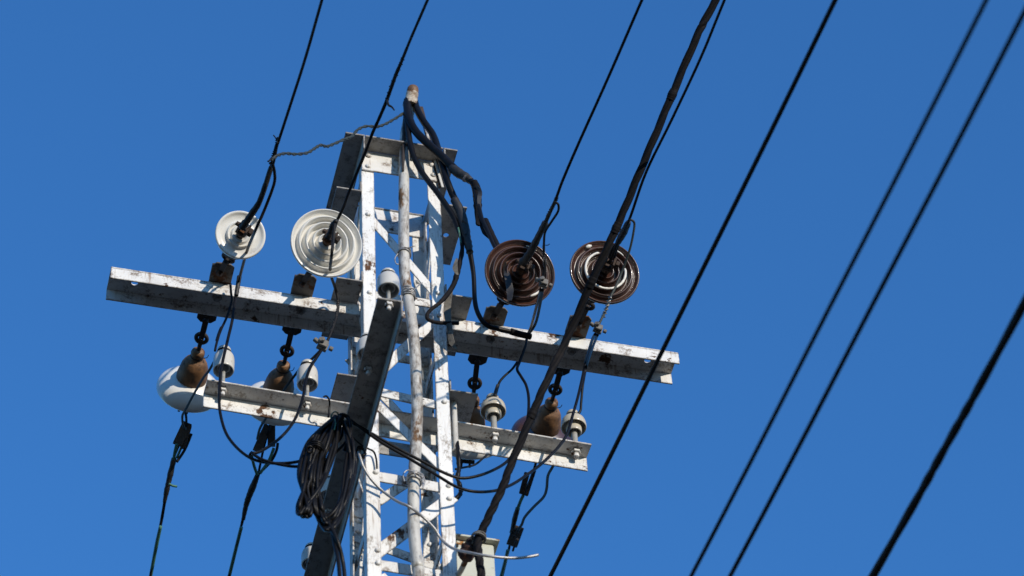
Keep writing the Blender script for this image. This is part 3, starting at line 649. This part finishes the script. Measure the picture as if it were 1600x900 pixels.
wire('jumper_wire', 'black wire from the lower clamp under the right arm into the coil', 'wire', path([(930, 522, VE4-.03), (925, 532), (916, 562, .02), (910, 590, .02), (903, 620, -.01), (895, 648, -.03), (886, 678), (872, 699), (848, 723, -.05), (826, 740), (800, 757), (772, 767), (740, 768, -.14), (712, 760), (688, 746), (642, 718), (600, 694), (574, 676), (548, 657, VCO)]), .0045, RUBBER, GJ)
wire('jumper_wire', 'black wire from the lower clamp to the cream insulator on the right end', 'wire', path([(934, 523, VE4-.03), (927, 540), (917, 570, .03), (911, 600), (908, 630), (907, 641), (903, 647), (898, 648, pb[3].y-.018)]), .0040, RUBBER, GJ)
wire('jumper_wire', 'kinked dark wire hanging below the right end of the lower arm', 'wire', path([(868, 722, .20), (862, 732, .24), (856, 744), (854, 764), (849, 777), (834, 792), (820, 808), (815, 820), (808, 830, v3_+.18)]), .0045, WIREM, GJ)
wire('jumper_wire', 'thin wire between the hidden white insulator and the right leg', 'wire', path([(765, 708, .30), (757, 714, .26), (742, 726), (722, 731, .2), (712, 733, .16)]), .0034, WIREM, GJ)
wire('jumper_wire', 'short black loop of wire hugging the right front leg', 'wire', path([(714, 690, .02), (716, 712, .0), (717, 732), (715, 748), (720, 762), (719, 772), (712, 780, .02)]), .0065, RUBBER, GJ, lump=.2)
# wavy olive wire between the left splice and the head of the conduit
b = new(); Pw = path([(424, 250, VA-.32), (434, 243, VA-.31), (446, 240), (462, 241), (480, 239), (492, 232), (501, 227), (511, 229), (524, 224), (540, 217), (549, 214), (559, 203), (572, 197.5), (590, 198), (604, 193), (618, 185), (632, 176, -.08)])
for k in range(2): helix(b, Pw, .0022, .0032, 15, 6, k*math.pi, 10)
tag(obj('twisted_wire', b, OLIVE, smooth=True), 'wavy olive green twisted wire from the left splice to the conduit head', 'wire')
# loose bare aluminium wire
lw = wire('loose_wire', 'loose bare silvery wire curling across the lower part of the pole', 'wire', path([(560, 706, -.1), (563, 716, -.1), (568, 730), (580, 749), (600, 769, -.07), (622, 784, -.085), (640, 792, -.1), (661, 808, -.07), (678, 825), (690, 843, -.05), (708, 857), (736, 864, -.15), (764, 869, -.17), (800, 872), (826, 870), (841, 867, -.17)]), .0042, ALU)
# black thin wire that ties the coil to the leg
wire('tie_wire', 'thin black wire from the coil to the left front leg of the pole', 'wire', path([(545, 676, VCO), (556, 688), (567, 697, -.08), (575, 701, -.05), (584, 706, -.035), (588, 718), (589, 732, -.03)]), .0028, RUBBER)
b = new(); kc = path([(561, 708, -.09)])[0]
for k in range(4): torus(b, kc+Vector((rnd.uniform(-.008, .008), rnd.uniform(-.008, .008), rnd.uniform(-.012, .012))), Vector((rnd.uniform(-1, 1), -1, rnd.uniform(-1, 1))), .012+.004*rnd.random(), .003, 16, 6)
tag(obj('wire_knot', b, RUBBER, smooth=True), 'small black wire knot beside the coil on the left front leg', 'wire')

# ================================================================ CABLE COIL on the side arm
b = new()
def coil_loop(pts, r=.0058):
    P = path([(x, y, VCO-.03+rnd.uniform(-.022, .022)) for x, y in pts]); tube(b, P, r, 8, 7)
for k in range(14):                                            # long loops, pinched at the top
    q = rnd.uniform; d = k*1.7
    coil_loop([(528+q(-4, 4), 652+q(-3, 3)), (505-d*.5, 668+d*.4), (492-d*.7, 700), (484-d*.8, 745), (468-q(0, 5)+k*1.4, 790+q(-3, 6)), (466+q(-2, 3)+k*1.2, 808-q(0, 9)), (477+k*1.0, 800-q(0, 10)), (500+q(-4, 4), 756), (520+q(-4, 4), 706), (530+q(-4, 4), 656)], .0050)
for k in range(13):
    q = rnd.uniform
    coil_loop([(530+q(-6, 6), 652+q(-3, 3)), (508+q(-6, 8), 690), (494+q(-4, 6), 745), (491+k*1.0, 790), (500+k*.7, 818-k*.8), (512+q(-3, 3), 829-k*1.1), (524+q(-2, 2), 820-k*1.2), (543-k*.9, 780), (556-k*1.3, 730), (552-q(0, 8), 690), (542+q(-4, 4), 660)], .0050)
coil_loop([(518, 822), (523, 850), (529, 880), (533, 930)]); coil_loop([(512, 815), (527, 845), (536, 880), (541, 930)])
for k in range(5):
    q = rnd.uniform
    coil_loop([(526+q(-5, 5), 652), (500+q(-8, 8), 690+q(-6, 6)), (490+q(-10, 10), 740), (488+q(-12, 8), 775+q(-10, 10)), (505+q(-8, 8), 812-q(0, 14)), (530+q(-6, 6), 790), (545+q(-8, 8), 735), (546+q(-6, 6), 690), (536+q(-4, 4), 658)], .0048)
coil_loop([(524, 660), (533, 648), (545, 655), (547, 680), (538, 705)])
co = tag(obj('cable_coil', b, RUBBER, smooth=True), 'coil of black cable hanging on the dark side arm in long loops', 'cable coil')
b = new()
for k in range(3): torus(b, path([(492, 703+k*3, VCO-.03)])[0], path([(486, 720, VCO)])[0]-path([(498, 680, VCO)])[0], .034, .0032, 20, 6, sx=.75, sy=1.0)
torus(b, path([(484, 702, VCO-.06)])[0], VIEW+X*.3, .009, .0032, 14, 6)
obj('tie', b, RUBBER, co, smooth=True)
b = new()
torus(b, path([(523, 652, VCO-.03)])[0], VIEW+X, .016, .002, 16, 6); tube(b, path([(523, 655, VCO-.055), (524, 663), (522, 672, VCO-.055)]), .002, 6)
obj('strap', b, COPPER, co, smooth=True)
wire('tie_wire', 'short black hook of wire looped over the lower arm left of the coil', 'wire', path([(506, 620, .02), (510, 619, .0), (514, 624, .0), (515, 634, .02), (513, 652, .03)]), .003, RUBBER)

# ================================================================ CONDUIT PIPE AND ITS CABLES
VP = -.062
pp = path([(643, 160, VP), (638, 185), (633, 215), (631.5, 260), (631, 320), (631, 385), (632.5, 430), (638, 468), (643, 500), (648, 545), (650.5, 600), (652, 645), (649.5, 700), (647, 745), (646, 800), (648, 845), (653, 890), (655, 930, VP)])
pipe = thing('conduit_pipe', 'stained silver conduit pipe with a hooded head running up the front of the pole', 'pipe', pp[-1]-Z*1.5)
b = new(); tube(b, pp+[pp[-1]-Z*1.5, pp[-1]-Z*1.6], .0172, 18, 5, lump=.015); obj('tube', b, PIPE, pipe, smooth=True)
p0, p1 = path([(641, 165, VP-.012), (648, 131, VP-.0)]); hax = (p1-p0)
hax = (Z*1.0+X*.10-Y*.25).normalized()
b = new(); lathe(b, spline_prof([(.012, .0), (.0235, -.002), (.0255, .002), (.0235, .010), (.0215, .022), (.0205, .040), (.021, .050), (.019, .054), (.012, .056)], 3), p0, hax, 26); obj('hood', b, HOODM, pipe, smooth=True)
b = new(); lathe(b, spline_prof([(.018, .052), (.0195, .056), (.0192, .068), (.0165, .078), (.009, .084), (.001, .0855)], 3), p0, hax, 24); obj('cap', b, CAPM, pipe, smooth=True)
GC = 'thick black cables coming out of the conduit head'
def cab(label, pts, r, m=RUBBER, lump=.03):
    return wire('power_cable', label, 'cable', path(pts), r, m, GC, lump)
c1 = cab('thick black cable from the conduit head to the brown disc nearest the pole', [(637, 157, VP-.018), (637, 172, VP-.03), (641, 190, VP-.045), (651, 207), (666, 222), (688, 242), (706, 260), (722, 272, -.16), (733, 280), (740, 290), (744, 308), (752, 340), (762, 362), (771, 382), (779, 396), (786, 410, -.26)],
         [.0135]*7+[.011, .010, .009, .009, .0075, .0065, .006, .006, .005])
part_tube(c1, 'tape_sleeve', path([(706, 262, -.15), (716, 270), (728, 277, -.165), (736, 283, -.17)]), [.0145, .0165, .014, .012], TAPE, .1)
part_tube(c1, 'tape_sleeve', path([(741, 285, -.18), (745, 296), (746, 312), (747, 330), (749, 349, -.19)]), [.011, .0135, .014, .0125, .011], GREYRUB, .1)
part_tube(c1, 'tape_sleeve', path([(758, 345, -.20), (768, 368), (778, 388), (785, 406, -.25)]), [.0105, .0115, .011, .009], GREYRUB, .08)
c2 = cab('thick black cable from the conduit head bending down past the right leg', [(648, 158, VP-.012), (652, 172, VP-.025), (662, 190), (676, 210), (684, 232), (691, 256), (699, 284, -.13), (708, 306), (719, 328), (725, 350), (730, 372), (735, 398), (740, 430), (742, 470), (748, 492), (760, 508), (778, 514), (800, 519), (828, 525, -.02)],
         [.0115]*6+[.0115, .0115, .012, .011, .010, .0085, .0075, .0075, .0075, .0075, .0075, .008, .0085])
part_tube(c2, 'tape_sleeve', path([(710, 312, -.125), (719, 330), (725, 350), (730, 374, -.12), (734, 394, -.115)]), [.014, .0155, .0145, .013, .011], TAPE, .12)
part_tube(c2, 'end_sleeve', path([(798, 518, -.035), (812, 522), (829, 526, -.02)]), .0105, GREYRUB)
c3 = cab('thick black cable from the conduit head crossing the top plate to the taped joint', [(634, 160, VP-.02), (635.5, 180, VP-.035), (639, 212), (645, 240), (656, 264), (670, 284), (684, 302, -.11), (698, 322), (709, 340), (716, 358), (722, 376, -.11)], [.0095]*8+[.009, .008, .006])
c4 = cab('grey frayed cable branch curling back beside the right leg', [(722, 372, -.115), (722, 392), (718, 412), (714, 428), (709, 444), (699, 460), (686, 474), (673, 484), (667, 494), (672, 501), (688, 504.5), (716, 505, -.06)], [.007, .007, .008, .009, .0085, .0075, .0065, .006, .006, .006, .006, .006], GREYRUB, .1)
part_tube(c4, 'core', path([(716, 356, -.125), (718, 366), (720, 380, -.125)]), .0028, COPPER)
def strip(name, label, pts, wds, m, parent=None, n=None):
    P = smooth_path(path(pts), 4); b = new(); nn = Vector(n or VIEW); t = .003; m0 = len(P); rows = []
    for i, p in enumerate(P):
        d = (P[min(i+1, m0-1)]-P[max(i-1, 0)]).normalized(); s = nn.cross(d).normalized(); q = i/(m0-1)*(len(wds)-1); k = min(int(q), len(wds)-2)
        wd = wds[k]+(wds[k+1]-wds[k])*(q-k)+rnd.uniform(-.001, .001); f = d.cross(s)
        tw = math.sin(i*.55)*.5; s2 = s*math.cos(tw)+f*math.sin(tw); f2 = s2.cross(d)
        rows.append([b.verts.new(p+s2*wd/2+f2*t/2), b.verts.new(p-s2*wd/2+f2*t/2), b.verts.new(p-s2*wd/2-f2*t/2), b.verts.new(p+s2*wd/2-f2*t/2)])
    for a, c in zip(rows, rows[1:]):
        for k in range(4): b.faces.new((a[k], a[(k+1) % 4], c[(k+1) % 4], c[k]))
    b.faces.new(rows[0]); b.faces.new(rows[-1])
    return obj(name, b, m, parent, smooth='auto') if parent else tag(obj(name, b, m, smooth='auto'), label, 'tape')
strip('hanging_tape', 'black tape strip hanging over the face of the brown insulator disc', [(787, 404, -.27), (790, 420), (794, 438), (797, 455), (796, 470, -.27)], [.008, .014, .0215, .022, .012], TAPE)
strip('hanging_tape', 'torn grey tape hanging beside the right front leg of the pole', [(706, 452, -.075), (700, 470), (699, 492), (703, 515), (706, 535), (714, 546, -.06)], [.008, .022, .022, .016, .018, .004], CLOTH)
strip('tape_flap', None, [(714, 404, -.12), (711, 418), (715, 430, -.12)], [.004, .016, .006], CLOTH, c4)
# tie wires round the pipe
def tie(label, px, tails, n, m=ALU):
    b = new(); c = path([(*px, VP)])[0]
    for k in range(n): torus(b, c+Z*(-.007*n/2+.0065*k+rnd.uniform(-.002, .002)), Z+X*rnd.uniform(-.4, .4)+Y*rnd.uniform(-.2, .3), .0205, .0024, 22, 6)
    for tl in tails: tube(b, path(tl), .0019, 6)
    return tag(obj('tie_wire', b, m, smooth=True), label, 'wire', 'wires tying the conduit to the pole')
tie('grey tie wire round the conduit beside the upper brace', (631.5, 394), [[(634, 388, VP-.02), (640, 387), (646, 384.5, VP-.03)], [(622, 396, VP), (617, 404), (619, 412), (624, 413, VP)]], 3)
tie('grey tie wire round the conduit beside the tip of the side arm', (638, 459), [[(628, 462, VP-.02), (627, 474), (630, 477, VP-.02)], [(645, 455, VP-.02), (654, 446), (660, 442, VP+.03)]], 5)
tie('tangled grey tie wire round the conduit below the lower cross arm', (647.5, 746), [[(632, 752, VP-.02), (630, 742), (636, 735), (645, 737), (650, 745, VP-.03)], [(655, 742, VP-.02), (661, 748), (660, 764, VP-.02)], [(660, 740, VP), (664, 752), (661, 762, VP)]], 5)

# ================================================================ JUNCTION BOX and dead-end knob
VX = .02
a0, a1 = at_v(706, 837, VX), at_v(772, 856, VX)
bw = a1.x-a0.x; zt_ = (a0.z+a1.z)/2
jb = thing('junction_box', 'pale green rusty metal box beside the lower right of the pole', 'box', ((a0.x+a1.x)/2, VX+.07, zt_-.5))
b = new(); box(b, ((a0.x+a1.x)/2, VX+.07, zt_-.25), X, Y, Z, bw, .14, .5); obj('housing', b, BOXM, jb, bevel=.004)
b = new(); xc = (a0.x+a1.x)/2
box(b, (xc-.014, VX-.005, zt_-.26), X, Y, Z, bw-.042, .008, .475); obj('door', b, BOXM, jb, bevel=.003)
b = new(); box(b, (xc+.003, VX+.065, zt_+.004), X, Y, Z, bw+.02, .165, .007); obj('roof', b, BOXM, jb, bevel=.001)
kb = thing('rusted_knob', 'dark red brown rusted knob gripping the thick cable bundle at the box', 'insulator', path([(734, 866, -.06)])[0])
b = new(); kp = path([(745, 843, -.11), (740, 852), (733, 864), (724, 872, -.08)])
kd = kp[-1]-kp[0]; kl = kd.length
lathe(b, spline_prof([(.006, -.004), (.016, .0), (.024, kl*.2), (.021, kl*.38), (.027, kl*.55), (.022, kl*.72), (.024, kl*.9), (.012, kl*1.05), (.002, kl*1.08)], 3), kp[0], kd, 14)
for v in b.verts: v.co += Vector((rnd.uniform(-1, 1), rnd.uniform(-1, 1), rnd.uniform(-1, 1)))*.0022
obj('body', b, KNOBM, kb, smooth=True)
b = new(); tube(b, path([(748, 838, -.14), (744, 846), (741, 852, -.12)]), .003, 6); tube(b, path([(745, 832, -.14), (741, 842), (738, 850, -.12)]), .003, 6)
torus(b, path([(748, 838, -.137)])[0], Z, .019, .003, 20, 6); torus(b, path([(748, 841, -.137)])[0], Z+X*.2, .0195, .003, 20, 6)
obj('binding_wire', b, ALUD, kb, smooth=True)
b = new(); tube(b, path([(729, 872, -.07), (722, 888, -.04), (712, 905, .0)]), .008, 8); obj('bracket_rod', b, PIPE, kb, smooth=True)

strip('tape_flap', None, [(728, 274, -.18), (724, 281), (728, 284, -.18)], [.006, .009, .003], TAPE, c1)
strip('tape_flap', None, [(744, 290, -.20), (750, 300), (748, 316), (752, 330, -.205)], [.006, .014, .013, .004], TAPE, c1)
strip('tape_flap', None, [(747, 322, -.205), (748, 338), (749, 352, -.21)], [.012, .019, .017], GREYRUB, c1)
strip('tape_flap', None, [(752, 352, -.21), (757, 362), (766, 374, -.22)], [.010, .017, .004], GREYRUB, c1)
strip('tape_flap', None, [(722, 345, -.135), (729, 352), (727, 366, -.135)], [.006, .013, .004], TAPE, c2)
part_tube(pipe, 'stub', path([(634.5, 166, VP-.016), (633, 185), (631.5, 210), (630, 246), (629.5, 268, VP-.016)]), [.0075, .0070, .0065, .006, .004], DARKI, .1)
